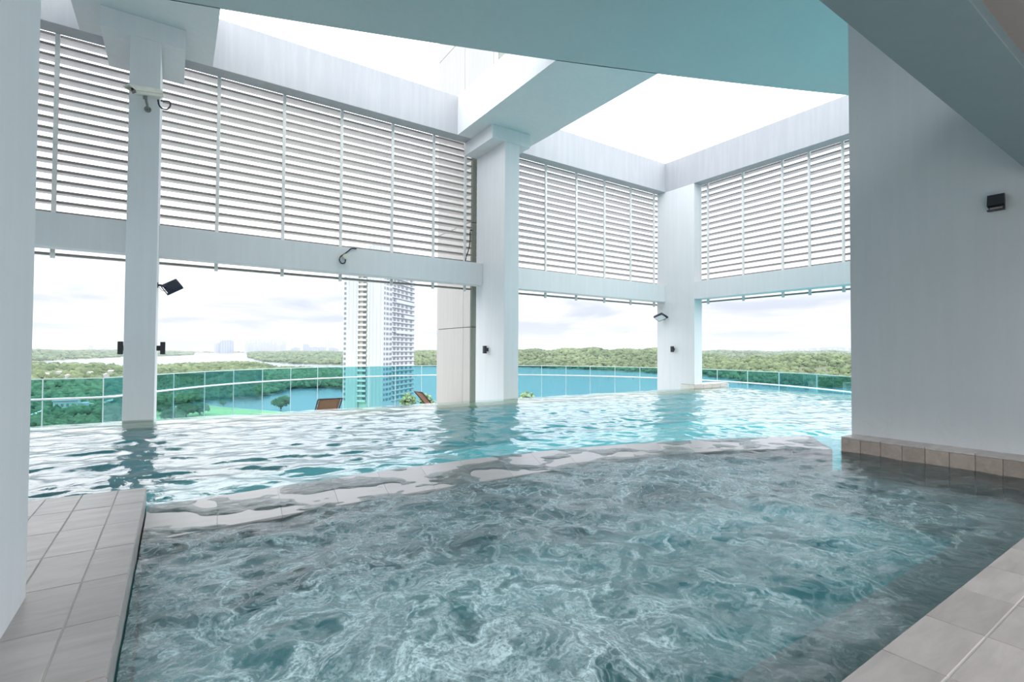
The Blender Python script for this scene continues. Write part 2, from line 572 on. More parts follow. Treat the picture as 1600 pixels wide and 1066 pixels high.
_cx = np.array([-0.2, 0.64, 1.89, 3.0, 3.9, 5.48, 6.92, 8.3])
_cy = np.array([5.13, 5.20, 5.28, 5.29, 5.25, 4.93, 4.50, 3.92])
_ix = np.array([-0.2, 0.5, 1.5, 2.9, 4.3, 5.8, 6.7, 7.38])
_iy = np.array([4.20, 4.27, 4.33, 4.35, 4.28, 4.03, 3.70, 3.20])
RX = np.linspace(-0.2, 8.3, 120)
RO = np.polyval(np.polyfit(_cx, _cy, 4), RX)
IX = np.linspace(-0.2, 7.38, 120)
IY = np.polyval(np.polyfit(_ix, _iy, 4), IX)


def rim_in(x):
    return float(np.interp(x, IX, IY))


o = box('floor', -12, 20, -7, 11.7, -1.4, -1.05, POOLT)
struct(o, 'turquoise floor of the infinity pool', 'pool floor')
o = prism('pool_edge', [(-12, 10.75), (16.7, 10.75), (16.7, 0), (X_EDGE, 0), (X_EDGE, Y_EDGE), (-12, Y_EDGE)], -0.10, -0.045, LEDGE)
struct(o, 'beige submerged overflow edge of the infinity pool', 'pool edge')
o = prism('wall_pool', [(-12, 10.77), (16.72, 10.77), (16.72, 0), (X_EDGE - 0.02, 0), (X_EDGE - 0.02, Y_EDGE - 0.02), (-12, Y_EDGE - 0.02)], -1.2, -0.101, POOLT)
struct(o, 'turquoise tiled outer wall of the infinity pool, under water', 'pool wall')
# spa floor, benches
spa_poly = [(-0.17, 0.9), (7.40, 0.9), (7.40, 3.2)] + [(float(x), rim_in(x)) for x in np.linspace(7.3, -0.17, 30)]
struct(prism('spa_floor', spa_poly, -1.0, -0.62, SPAT), 'turquoise floor of the bubbling spa', 'pool floor')
struct(prism('spa_bench', [(-0.17, 0.80), (7.40, 0.80), (7.40, 3.15), (6.75, 3.35), (6.75, 1.75), (6.1, 1.42), (-0.17, 1.42)], -0.9, -0.27, BENCH), 'pale tiled bench under water along the near and right sides of the spa', 'bench')
# curved rim between spa and pool, laid in separate coping stones
rim = thing('spa_rim', 'curved grey tiled rim between the spa and the pool, just under water', 'pool rim', (0, 0, 0))
rim['kind'] = 'structure'
nseg = 17
us = np.linspace(0, 1, nseg + 1)
outer = [(-0.17 + u * (8.3 + 0.17), 0) for u in us]
outer = [(x, rim_out(x)) for x, _ in outer]
inner = [(-0.17 + u * (7.40 + 0.17), 0) for u in us]
inner = [(x, rim_in(min(x, 7.38))) for x, _ in inner]
for i in range(nseg):
    g = 0.0012
    a, b, c, d = inner[i], inner[i + 1], outer[i + 1], outer[i]
    prism('coping_tile', [(a[0] + g, a[1]), (b[0] - g, b[1]), (c[0] - g, c[1]), (d[0] + g, d[1])], -0.12, 0.0, RIM, rim)
prism('rim_body', inner + outer[::-1], -1.05, -0.122, SPAT, rim)


# ------------------------------------------------------------------ water surfaces: real waves
def wave_set(seed, n, lmin, lmax, slope, heading, spread):
    r = np.random.default_rng(seed)
    lam = np.exp(r.uniform(math.log(lmin), math.log(lmax), n))
    k = 2 * math.pi / lam
    th = heading + r.normal(0, spread, n)
    amp = slope * math.sqrt(2.0 / n) / k
    ph = r.uniform(0, 6.283, n)
    return k * np.cos(th), k * np.sin(th), amp, ph


W_POOL = wave_set(3, 60, 0.13, 1.1, 0.11, math.radians(68), 0.62)
W_SPA = wave_set(11, 90, 0.10, 0.9, 0.17, math.radians(75), 1.1)


def wsum(W, x, y):
    z = np.zeros_like(x)
    for kx, ky, a, p in zip(*W):
        z += a * np.sin(kx * x + ky * y + p)
    return z


def sstep(a, b, x):
    t = np.clip((x - a) / (b - a), 0, 1)
    return t * t * (3 - 2 * t)


def level(x, y):
    ro = np.interp(x, RX, RO)
    m = (1 - sstep(-1.05, 0.1, y - ro)) * (x < 8.35) * (x > -0.2)
    calm = 1 - 0.75 * sstep(5.6, 7.2, x) * (1 - sstep(2.6, 3.4, y))        # stiller corner by the right bench
    calm = calm * (1 - 0.5 * (1 - sstep(0.9, 1.5, y)))
    zp = wsum(W_POOL, x, y) * (1 - 0.75 * sstep(-2.2, 0, np.maximum(y - Y_EDGE, x - X_EDGE)))
    zs = wsum(W_SPA, x, y) * calm
    dome = 0.05 * np.exp(-((x - 4.5) ** 2 + (y - 3.6) ** 2) / 0.18) + 0.04 * np.exp(-((x - 1.1) ** 2 + (y - 2.2) ** 2) / 0.25)
    return zp * (1 - m) + (0.35 * zp + zs + dome) * m


def froth(x, y):
    f = 0.60 + 0 * x
    for jx, jy, s, a in [(0.7, 2.2, 0.42, 0.75), (1.35, 1.95, 0.38, 0.75), (0.35, 3.1, 0.35, 0.3), (4.5, 3.6, 0.55, 0.3), (3.2, 2.6, 0.8, 0.2)]:
        f = f + a * np.exp(-((x - jx) ** 2 + (y - jy) ** 2) / (2 * s * s))
    f = f * (1 - 0.85 * sstep(5.0, 6.6, x)) * (0.35 + 0.65 * sstep(0.9, 1.6, y))
    ro = np.interp(x, RX, RO)
    return np.clip(f * (1 - sstep(-1.1, -0.8, y - ro)), 0, 1)


def grid_mesh(name, X, Y, Z, mat, attrs=None):
    ny, nx = X.shape
    idx = np.arange(nx * ny).reshape(ny, nx)
    q = np.stack([idx[:-1, :-1], idx[:-1, 1:], idx[1:, 1:], idx[1:, :-1]], -1).reshape(-1, 4)
    co = np.stack([X, Y, Z], -1).reshape(-1, 3)
    me = bpy.data.meshes.new(name)
    me.vertices.add(len(co))
    me.vertices.foreach_set('co', co.ravel())
    me.loops.add(q.size)
    me.loops.foreach_set('vertex_index', q.ravel().astype(np.int32))
    me.polygons.add(len(q))
    me.polygons.foreach_set('loop_start', np.arange(0, q.size, 4, dtype=np.int32))
    me.polygons.foreach_set('use_smooth', np.ones(len(q), dtype=bool))
    me.materials.append(mat)
    me.update(calc_edges=True)
    for k, v in (attrs or {}).items():
        a = me.attributes.new(k, 'FLOAT', 'POINT')
        a.data.foreach_set('value', v.ravel().astype(np.float32))
    return me


def patch(name, x0, x1, fy0, fy1, nx, ny, mat, foam=False):
    u = np.linspace(x0, x1, nx)
    v = np.linspace(0, 1, ny)[:, None]
    X = np.repeat(u[None, :], ny, 0)
    Y = fy0(u)[None, :] * (1 - v) + fy1(u)[None, :] * v
    Z = level(X, Y)
    return grid_mesh(name, X, Y, Z, mat, {'froth': froth(X, Y)} if foam else None)


def join_meshes(name, meshes, mat):
    bm = bmesh.new()
    for me in meshes:
        bm.from_mesh(me)
    out = bpy.data.meshes.new(name)
    bm.to_mesh(out)
    bm.free()
    out.materials.append(mat)
    return out


k = lambda c: (lambda u: np.full_like(u, c))
ro_f = lambda u: np.interp(u, RX, RO)
pm = join_meshes('pool_water', [
    patch('a', -12, -0.18, k(5.22), k(Y_EDGE), 420, 230, POOLW),
    patch('b', -0.18, 8.3, ro_f, k(Y_EDGE), 330, 240, POOLW),
    patch('c', 8.3, X_EDGE, k(-2.0), k(Y_EDGE), 240, 330, POOLW)], POOLW)
o = link('pool_water', pm)
tag(o, 'rippling turquoise water of the infinity pool', 'water', None, 'stuff')
sm = join_meshes('spa_water', [
    patch('a', -0.17, 7.385, k(0.83), ro_f, 420, 250, SPAW, True),
    patch('b', 7.385, 8.3, k(3.12), ro_f, 40, 50, SPAW, True)], SPAW)
o = link('spa_water', sm)
tag(o, 'frothing bubbling water of the spa in the foreground', 'water', None, 'stuff')


# ------------------------------------------------------------------ decks and plinths, laid in tiles
DECK = 0.15


def tile_field(parent, xs_, ys_, top, thick, mat, gap=0.0035, stagger=None):
    cache = {}
    for i in range(len(xs_) - 1):
        for j in range(len(ys_) - 1):
            w, d = round(xs_[i + 1] - xs_[i], 4), round(ys_[j + 1] - ys_[j], 4)
            if (w, d) not in cache:
                cache[(w, d)] = box_mesh('tile', -w / 2 + gap, w / 2 - gap, -d / 2 + gap, d / 2 - gap, -thick, 0, mat, 0.002, 1)
            link('tile', cache[(w, d)], parent, ((xs_[i] + xs_[i + 1]) / 2, (ys_[j] + ys_[j + 1]) / 2, top + random.uniform(-0.0008, 0.0008)))


deck = box('floor', -12, -0.19, -7, 5.19, -1.05, DECK - 0.004, GROUT)
struct(deck, 'grey stone tiled deck jutting into the pool on the left', 'deck')
tile_field(deck, [-2.315, -2.099, -1.883, -1.667, -1.451, -1.235, -1.019, -0.803, -0.588, -0.365, -0.18], [1.30 + 0.487 * i for i in range(9)], DECK, 0.012, TILE)
me_f = box_mesh('face_tile', -0.009, 0.003, -0.24, 0.24, -0.30, DECK - 0.006, TILE, 0.002, 1)
for i in range(8):
    link('face_tile', me_f, deck, (-0.183, 1.543 + 0.487 * i, 0))
me_f = box_mesh('face_tile', -0.105, 0.105, -0.004, 0.009, -0.30, DECK - 0.006, TILE, 0.002, 1)
for i in range(10):
    link('face_tile', me_f, deck, (-0.288 - 0.216 * i, 5.19, 0))

ndeck = box('floor', -0.19, 7.40, -7, 0.815, -1.05, DECK - 0.004, GROUT)
struct(ndeck, 'grey stone tiled deck along the near side of the spa', 'deck')
tile_field(ndeck, [0.92 + 0.46 * i for i in range(15)], [-0.405, -0.19, 0.015, 0.22, 0.425, 0.626, 0.83], DECK, 0.012, TILE)
me_f = box_mesh('face_tile', -0.228, 0.228, -0.004, 0.008, -0.30, DECK - 0.006, TILE, 0.002, 1)
for i in range(14):
    link('face_tile', me_f, ndeck, (1.15 + 0.46 * i, 0.815, 0))

pl = box('trim_2', 7.40, 8.26, -7, 3.09, -1.05, 0.178, GROUT)
struct(pl, 'brown tiled plinth under the wide right wall pier', 'plinth')
me_f = box_mesh('face_tile', -0.010, 0.004, -0.1095, 0.1095, -0.30, 0.168, TILE_B, 0.002, 1)
for i in range(15):
    link('face_tile', me_f, pl, (7.395, 2.985 - 0.2245 * i, 0))
me_f = box_mesh('cap_tile', 0.0, 0.372, -0.222, 0.222, -0.010, 0.012, TILE_C, 0.002, 1)
for i in range(8):
    link('cap_tile', me_f, pl, (7.385, 2.875 - 0.449 * i, 0.18))
me_f = box_mesh('face_tile', -0.108, 0.108, -0.004, 0.010, -0.30, 0.168, TILE_B, 0.002, 1)
for i in range(4):
    link('face_tile', me_f, pl, (7.50 + 0.222 * i, 3.09, 0))

cp = box('trim_3', X_W4 - 0.02, 17.74, 11.36, 11.95, -0.6, 0.118, GROUT)
struct(cp, 'low beige stone block at the foot of the corner column', 'plinth')
me_f = box_mesh('cap_tile', -0.255, 0.255, -0.01, 0.59, 0, 0.022, TILE_C, 0.003, 1)
me_g = box_mesh('face_tile', -0.255, 0.255, -0.012, 0.003, -0.42, 0.0, TILE_C, 0.003, 1)
for i in range(4):
    link('cap_tile', me_f, cp, (X_W4 + 0.24 + 0.52 * i, 11.36, 0.118))
    link('face_tile', me_g, cp, (X_W4 + 0.24 + 0.52 * i, 11.36, 0.116))


# ------------------------------------------------------------------ louvre screens
def slat_mesh(length, along='x'):
    """blade with a down-turned inner lip; local u along the blade, v outwards"""
    prof = [(0.0, -0.026), (0.0, 0.026), (0.012, 0.026), (0.33, 0.024), (0.33, 0.004), (0.012, -0.026)]
    V, n = [], len(prof)
    for u in (0, length):
        for v, z in prof:
            V.append((u, v, z) if along == 'x' else (v, u, z))
    Fc = [(i, (i + 1) % n, n + (i + 1) % n, n + i) for i in range(n)] + [tuple(range(n)), tuple(range(2 * n - 1, n - 1, -1))]
    if along == 'x':
        Fc = [tuple(reversed(f)) for f in Fc]
    me = mesh('slat', V, Fc, [SLAT, SLATLIP])
    me.polygons[0].material_index = 1
    return me


PITCH = 0.2065
Z_SLATS = [3.165 + PITCH * i for i in range(22)]


def louvre_x(x0, x1, mull, label):
    t = thing('louvre_screen', label, 'louvres', (x0, Y_BACK + 0.07, 3.1), 0, 'white slatted louvre screens')
    me = slat_mesh(x1 - x0)
    for z in Z_SLATS:
        link('slat', me, t, (0, 0, z - 3.1))
    mm = box_mesh('mullion', -0.036, 0.036, -0.065, -0.004, -0.02, Z_TB - 3.1 + 0.06, MULL, 0.004, 1)
    for x in mull:
        link('mullion', mm, t, (x - x0, 0, 0))
    return t


louvre_x(-8.6, -0.62, [-2.02 - 1.37 * i for i in range(5)], 'white slatted louvre left of the column with the security camera')
louvre_x(-0.47, 7.36, [0.735, 2.11, 3.48, 4.845, 6.073, 7.10], 'longest white louvre, between the security camera column and the cream shaft')
louvre_x(7.70, 15.9, [8.80, 10.138, 11.481, 12.824, 14.184, 15.50], 'white slatted louvre ending at the corner column')
t = thing('louvre_screen', 'white slatted louvre on the right side, cut off by the grey wall pier', 'louvres', (16.18, 3.30, 3.1), 0, 'white slatted louvre screens')
me = slat_mesh(8.3, 'y')
for z in Z_SLATS:
    link('slat', me, t, (0, 0, z - 3.1))
mm = box_mesh('mullion', -0.065, -0.004, -0.036, 0.036, -0.02, Z_TB - 3.1 + 0.06, MULL, 0.004, 1)
for y in (11.14, 9.773, 8.422, 7.603, 6.663, 5.3, 3.95):
    link('mullion', mm, t, (0, y - 3.30, 0))

# ------------------------------------------------------------------ cream clad shaft outside, behind the louvres
sh = thing('clad_shaft', 'cream panel-clad shaft standing just outside the louvres', 'shaft', (7.55, 13.5, -2.0))
box('core', 0.02, 1.3, 0.02, 2.33, 0, 15.6, JOINT, sh)
box('upper_core', 0.02, 1.3, -1.48, 0.02, 10.75, 15.6, JOINT, sh)
zs_ = [0, 4.05, 7.3, 10.7, 13.4, 15.6]
for a, b in zip(zs_[:-1], zs_[1:]):
    ys_ = [(0.0, 0.44), (0.455, 2.35)] if b <= 10.8 else [(-1.5, -1.30), (-1.285, 0.44), (0.455, 2.35)]
    for y0, y1 in ys_:
        box('cladding_panel', -0.025, 0.02, y0, y1, a + 0.01, b - 0.01, CREAM, sh)
    yf = 0.0 if b <= 10.8 else -1.5
    box('cladding_panel', 0.022, 1.32, yf - 0.025, yf + 0.02, a + 0.01, b - 0.01, CREAM_D, sh)
    box('cladding_panel', 0.022, 1.32, 2.335, 2.375, a + 0.01, b - 0.01, CREAM, sh)

# ------------------------------------------------------------------ terrace and glass fence
FC, FR = (9.10, 13.27), 10.8
ZF_T, ZF_R, Z_LOW, Z_UP = 0.55, 0.05, -1.75, -0.80
arc = [(FC[0] + (FR + 0.25) * math.cos(a), FC[1] + (FR + 0.25) * math.sin(a)) for a in np.linspace(math.radians(-60), math.radians(158), 60)]
low = [(-12, 11.6), (X_EDGE + 0.05, 11.6), (X_EDGE + 0.05, 4.2)] + arc + [(-1.6, 17.1), (-12, 17.1)]
struct(prism('floor', low, Z_LOW - 0.3, Z_LOW, TERR), 'paved lower terrace inside the glass fence', 'terrace')
struct(box('floor', -12, X_EDGE, 11.56, 14.75, Z_LOW - 0.2, Z_UP, TERR), 'paved upper terrace strip behind the pool edge', 'terrace')


def az_hit(az):
    d = np.array([math.sin(az), math.cos(az)])
    c = np.array(FC)
    b = d @ c
    t_ = b + math.sqrt(b * b - (c @ c - FR * FR))
    return tuple(d * t_)


AZ0 = 90 - 56.0507
joints = [272.8, 321, 366, 411, 455, 497, 537, 577, 618, 659, 697, 734, 771, 809, 846.6, 884.6, 922.3, 961, 1000, 1040, 1080, 1120.7, 1168, 1217, 1276, 1342, 1420]
fv = [az_hit(math.radians(AZ0) + math.atan((p - 800) / 781.163)) for p in joints]
pts = [(-11.5, 16.85), (-9.2, 16.85), (-6.9, 16.85), (-4.6, 16.85), (-2.72, 16.85), (-1.55, 16.88), (-1.12, 17.42), (-0.62, 18.15)] + fv
fence = thing('glass_fence', 'curved teal glass fence with a steel handrail around the terrace', 'fence', (FC[0], FC[1], Z_LOW))
for a, b in zip(pts[:-1], pts[1:]):
    dx, dy = b[0] - a[0], b[1] - a[1]
    L_ = math.hypot(dx, dy)
    an = math.atan2(dy, dx)
    mx_, my_ = (a[0] + b[0]) / 2 - FC[0], (a[1] + b[1]) / 2 - FC[1]
    g = box('pane', -L_ / 2 + 0.008, L_ / 2 - 0.008, -0.006, 0.006, 0.0, ZF_T - Z_LOW, GLASS, fence, 0, (mx_, my_, 0), (0, 0, an))
    box('top_edge', -L_ / 2 + 0.008, L_ / 2 - 0.008, -0.009, 0.009, ZF_T - Z_LOW - 0.012, ZF_T - Z_LOW + 0.012, SEAL, g)
me_s = box_mesh('joint_seal', -0.011, 0.011, -0.011, 0.011, 0, ZF_T - Z_LOW, SEAL)
rail = []
for i, p in enumerate(pts):
    q = pts[min(i + 1, len(pts) - 1)]
    pq = pts[max(i - 1, 0)]
    tx, ty = q[0] - pq[0], q[1] - pq[1]
    L_ = math.hypot(tx, ty)
    nx_, ny_ = ty / L_, -tx / L_
    rail.append((p[0] + nx_ * 0.09 - FC[0], p[1] + ny_ * 0.09 - FC[1], ZF_R - Z_LOW))
    link('joint_seal', me_s, fence, (p[0] - FC[0], p[1] - FC[1], 0))
    if i:
        rx, ry, rz = rail[-1]
        mx_, my_ = rx * 0.75 + rail[-2][0] * 0.25, ry * 0.75 + rail[-2][1] * 0.25
        tube('rail_bracket', [(mx_, my_, rz - 0.02), (mx_ - nx_ * 0.02, my_ - ny_ * 0.02, rz - 0.09), (mx_ - nx_ * 0.09, my_ - ny_ * 0.09, rz - 0.09)], 0.012, BRACK, fence, 6, 3)
tube('handrail', rail, 0.030, STEEL, fence, 10, 3)


# ------------------------------------------------------------------ loungers on the terrace
def lounger(label, loc, rotz):
    t_ = thing('sun_lounger', label, 'sun lounger', loc, rotz, 'brown sun loungers on the terrace')
    W = 0.30
    sl = []
    for k_ in range(7):                                   # sagging sling of the raised back
        u = k_ / 6
        for s in (-1, -0.5, 0, 0.5, 1):
            sag = 0.02 * (1 - s * s)
            sl.append((s * (W - 0.03), -0.45 * u - sag * 0.7, 0.36 + 0.50 * u - sag * 0.6))
    fb = [(r * 5 + c, r * 5 + c + 1, (r + 1) * 5 + c + 1, (r + 1) * 5 + c) for r in range(6) for c in range(4)]
    bk = link('backrest', mesh('backrest', sl, fb, BROWN, True), t_)
    md = bk.modifiers.new('thickness', 'SOLIDIFY')
    md.thickness = 0.012
    box('seat', -W + 0.03, W - 0.03, 0.02, 1.20, 0.345, 0.36, BROWN, t_)
    for s in (-1, 1):
        tube('side_rail', [(s * W, 0, 0.35), (s * W, 1.25, 0.35)], 0.018, FRAME, t_, 8, 1)
        tube('back_rail', [(s * W, 0, 0.355), (s * W, -0.46, 0.87)], 0.018, FRAME, t_, 8, 1)
        tube('leg', [(s * W, 0.1, 0.35), (s * W, 0.06, 0.0)], 0.018, FRAME, t_, 8, 1)
        tube('leg', [(s * W, 1.15, 0.35), (s * W, 1.19, 0.0)], 0.018, FRAME, t_, 8, 1)
    tube('top_rail', [(-W, -0.46, 0.87), (W, -0.46, 0.87)], 0.018, FRAME, t_, 8, 1)
    return t_


lounger('brown sling sun lounger with raised back peeping over the pool edge', (3.28, 13.62, Z_UP), math.radians(2))
lounger('brown sun lounger seen side-on beside the cream shaft', (6.55, 14.1, Z_UP), math.radians(-90))


# ------------------------------------------------------------------ fixtures
def cctv():
    t_ = thing('security_camera', 'beige security camera on a bracket on the left column', 'camera', (-0.50, Y_COL, 5.79))
    hx = math.radians(208)
    M = Matrix.Translation((-0.03, -0.26, 0.21)) @ Matrix.Rotation(hx, 4, 'Z') @ Matrix.Rotation(math.radians(17), 4, 'Y') @ Matrix.Scale(1.3, 4)
    def put(name, me_, parent=t_):
        me_.transform(M)
        return link(name, me_, parent)
    hs = put('housing', box_mesh('housing', -0.20, 0.15, -0.055, 0.055, -0.05, 0.045, BEIGE, 0.012))
    put('sun_shield', box_mesh('sun_shield', -0.19, 0.24, -0.064, 0.064, 0.046, 0.056, BEIGE, 0.003, 1))
    for s in (-1, 1):
        me_ = mesh('shield_side', [(-0.19, s * 0.064, 0.056), (0.24, s * 0.064, 0.056), (0.15, s * 0.064, -0.01), (-0.19, s * 0.064, -0.01),
                                   (-0.19, s * 0.058, 0.056), (0.24, s * 0.058, 0.056), (0.15, s * 0.058, -0.01), (-0.19, s * 0.058, -0.01)], BOXF, BEIGE)
        put('shield_side', me_)
    put('front_window', box_mesh('front_window', 0.150, 0.156, -0.042, 0.042, -0.036, 0.036, LENS), hs)
    put('rear_cap', box_mesh('rear_cap', -0.215, -0.20, -0.05, 0.05, -0.045, 0.042, BEIGE, 0.005), hs)
    tube('bracket_arm', [(-0.03, -0.24, 0.135), (-0.02, -0.22, 0.09), (0.0, -0.10, 0.02), (0.0, -0.015, 0.0)], 0.020, BRACK, t_, 10, 4)
    link('swivel', disc_mesh('swivel', 0.035, 0.06, BRACK, 14), t_, (-0.03, -0.24, 0.09))
    link('wall_plate', disc_mesh('wall_plate', 0.055, -0.015, BRACK, 20, 'y'), t_, (0, 0, 0))
    tube('cable', [(0.16, -0.20, 0.15), (0.175, -0.20, 0.06), (0.22, -0.19, 0.01), (0.30, -0.12, 0.04), (0.345, -0.03, 0.16), (0.335, 0.10, 0.28), (0.28, 0.20, 0.325), (0.19, 0.26, 0.33)], 0.014, RUBBER, t_, 8, 6)


cctv()


def flood(label, base, rotz, tilt, size=1.0, roll=0.0):
    """flood lamp: local +x leaves the wall"""
    t_ = thing('flood_light', label, 'flood light', base, rotz, 'black flood lights')
    s = size
    box('wall_plate', 0.0, 0.015 * s, -0.05 * s, 0.05 * s, -0.05 * s, 0.05 * s, NAVY, t_)
    tube('arm', [(0, 0, 0), (0.07 * s, 0, 0.0), (0.13 * s, 0, -0.03 * s)], 0.02 * s, NAVY, t_, 8, 3)
    R = Matrix.Translation((0.25 * s, 0, -0.01 * s)) @ Matrix.Rotation(tilt, 4, 'Y') @ Matrix.Rotation(roll, 4, 'X')
    def put(name, me_, parent=t_):
        me_.transform(R)
        return link(name, me_, parent)
    hd = put('head', box_mesh('head', -0.14 * s, 0.14 * s, -0.16 * s, 0.16 * s, -0.035 * s, 0.035 * s, NAVY, 0.008 * s))
    put('glass', box_mesh('glass', -0.12 * s, 0.12 * s, -0.14 * s, 0.14 * s, -0.041 * s, -0.034 * s, LAMPG), hd)
    for i in range(7):
        x = (-0.105 + 0.035 * i) * s
        put('fin', box_mesh('fin', x - 0.004 * s, x + 0.004 * s, -0.14 * s, 0.14 * s, 0.034 * s, 0.06 * s, NAVY), hd)
    for sd in (-1, 1):
        put('yoke', box_mesh('yoke', -0.16 * s, 0.02 * s, sd * 0.17 * s - 0.006 * s, sd * 0.17 * s + 0.006 * s, -0.02 * s, 0.02 * s, NAVY))
    put('yoke_bar', box_mesh('yoke_bar', -0.17 * s, -0.155 * s, -0.175 * s, 0.175 * s, -0.02 * s, 0.02 * s, NAVY))
    tube('wire', [(0.02 * s, 0.03 * s, -0.02 * s), (0.08 * s, 0.03 * s, -0.10 * s), (0.15 * s, 0.03 * s, -0.09 * s)], 0.005 * s, RUBBER, t_, 6, 4)
    return t_


flood('black flood light on the left column, tilted upwards over the view', (-0.313, 12.05, 2.57), 0.0, math.radians(-32), 1.0, math.radians(38))
flood('black flood light on the corner column, tipped down towards the pool', (X_W4, 12.66, 2.66), math.pi, math.radians(-22), 1.2, math.radians(20))


def sconce(label, base, rotz, h=0.25):
    t_ = thing('wall_sconce', label, 'wall light', base, rotz, 'small black up-and-down wall lights')
    bd = box('body', 0.06, 0.145, -0.05, 0.05, -h / 2, h / 2, BLACK, t_, 0.006)
    box('mount', 0.0, 0.065, -0.032, 0.032, -0.05, 0.05, BLACK, t_, 0.004)
    link('upper_lens', disc_mesh('upper_lens', 0.032, 0.004, LAMPG, 14), bd, (0.10, 0, h / 2 - 0.001))
    link('lower_lens', disc_mesh('lower_lens', 0.032, 0.004, LAMPG, 14), bd, (0.10, 0, -h / 2 - 0.003))


sconce('small black wall light on the left side of the security camera column', (-0.783, 12.3, 1.33), math.pi)
sconce('small black wall light on the right side of the security camera column', (-0.313, 12.3, 1.33), 0.0)
sconce('small black wall light on the column beside the cream shaft', (7.48, 12.36, 1.35), math.pi, 0.22)
sconce('small black wall light on the corner column', (X_W4, 12.27, 1.42), math.pi, 0.22)

wl = thing('wall_lamp', 'square black step lamp high on the wide right wall pier', 'wall light', (7.75, 1.615, 3.02))
box('back_box', -0.035, 0.0, -0.068, 0.068, -0.088, 0.088, BLACK, wl, 0.004)
me_ = mesh('hood', [(-0.035, -0.072, -0.045), (-0.035, 0.072, -0.045), (-0.035, 0.072, 0.092), (-0.035, -0.072, 0.092),
                    (-0.085, -0.072, -0.03), (-0.085, 0.072, -0.03), (-0.06, 0.072, 0.092), (-0.06, -0.072, 0.092)], BOXF, BLACK)
link('hood', me_, wl)
box('sill', -0.08, -0.035, -0.072, 0.072, -0.092, -0.078, BLACK, wl)
box('diffuser', -0.045, -0.034, -0.055, 0.055, -0.076, -0.05, LENS, wl)

lc = thing('security_camera', 'small white camera with a black cable loop on the lintel beam', 'camera', (3.46, Y_LIN, 3.63))
me_ = disc_mesh('body', 0.062, 0.13, BEIGE, 18, 'y')
me_.transform(Matrix.Translation((0, -0.17, 0)))
link('body', me_, lc)
tube('bracket', [(0, -0.04, 0), (0, -0.01, -0.02), (0, 0.0, -0.03)], 0.02, BRACK, lc, 8, 3)
tube('cable', [(0.02, -0.05, -0.06), (0.0, -0.06, -0.14), (-0.07, -0.06, -0.17), (-0.13, -0.06, -0.10), (-0.10, -0.05, 0.0), (0.0, -0.03, 0.08), (0.10, -0.015, 0.17), (0.17, -0.02, 0.235), (0.30, -0.018, 0.25)], 0.014, RUBBER, lc, 8, 6)

tag(tube('hanging_cable', [(7.02, 12.93, 3.89), (7.08, 12.95, 4.1), (7.18, 12.98, 4.35), (7.22, 12.99, 4.6), (7.24, 13.02, 4.9), (7.32, 13.05, 4.92)], 0.016, RUBBER), 'thin black cable looping over the lintel beside the cream shaft', 'cable')

# ================================================================== LANDSCAPE (60 m below)
G = -60.0
HAZE = 3.4e-5
me_ = disc_mesh('lake', 42000, -2.0, LAKE, 96)
lake = link('lake', me_, None, (0, 0, G))
tag(lake, 'wide pale lake stretching to the horizon far below', 'lake', None, 'structure')


def ico():
    bm = bmesh.new()
    bmesh.ops.create_icosphere(bm, subdivisions=2, radius=1.0)
    bm.verts.ensure_lookup_table()
    keep = [v.index for v in bm.verts if v.co.z > -0.45]
    ks = set(keep)
    mp = {v: i for i, v in enumerate(keep)}
    V = np.array([bm.verts[i].co[:] for i in keep])
    Fc = np.array([[mp[v.index] for v in f.verts] for f in bm.faces if all(v.index in ks for v in f.verts)])
    bm.free()
    return V, Fc


ICO_V, ICO_F = ico()


def canopy(name, centres, radii, heights, tones, mat, rough=0.22):
    """many lumpy crowns in one mesh"""
    n = len(centres)
    nv = len(ICO_V)
    co = np.repeat(ICO_V[None], n, 0)
    co = co * (1 + RNG.normal(0, rough, (n, nv, 1)))
    co[:, :, 0] *= radii[:, None]
    co[:, :, 1] *= radii[:, None]
    co[:, :, 2] *= heights[:, None]
    co += centres[:, None, :]
    fc = (ICO_F[None] + (np.arange(n) * nv)[:, None, None]).reshape(-1, 3)
    me_ = bpy.data.meshes.new(name)
    me_.vertices.add(n * nv)
    me_.vertices.foreach_set('co', co.reshape(-1))
    me_.loops.add(fc.size)
    me_.loops.foreach_set('vertex_index', fc.ravel().astype(np.int32))
    me_.polygons.add(len(fc))
    me_.polygons.foreach_set('loop_start', np.arange(0, fc.size, 3, dtype=np.int32))
    me_.materials.append(mat)
    me_.update(calc_edges=True)
    a = me_.attributes.new('tone', 'FLOAT', 'POINT')
    a.data.foreach_set('value', np.repeat(tones, nv).astype(np.float32))
    return me_


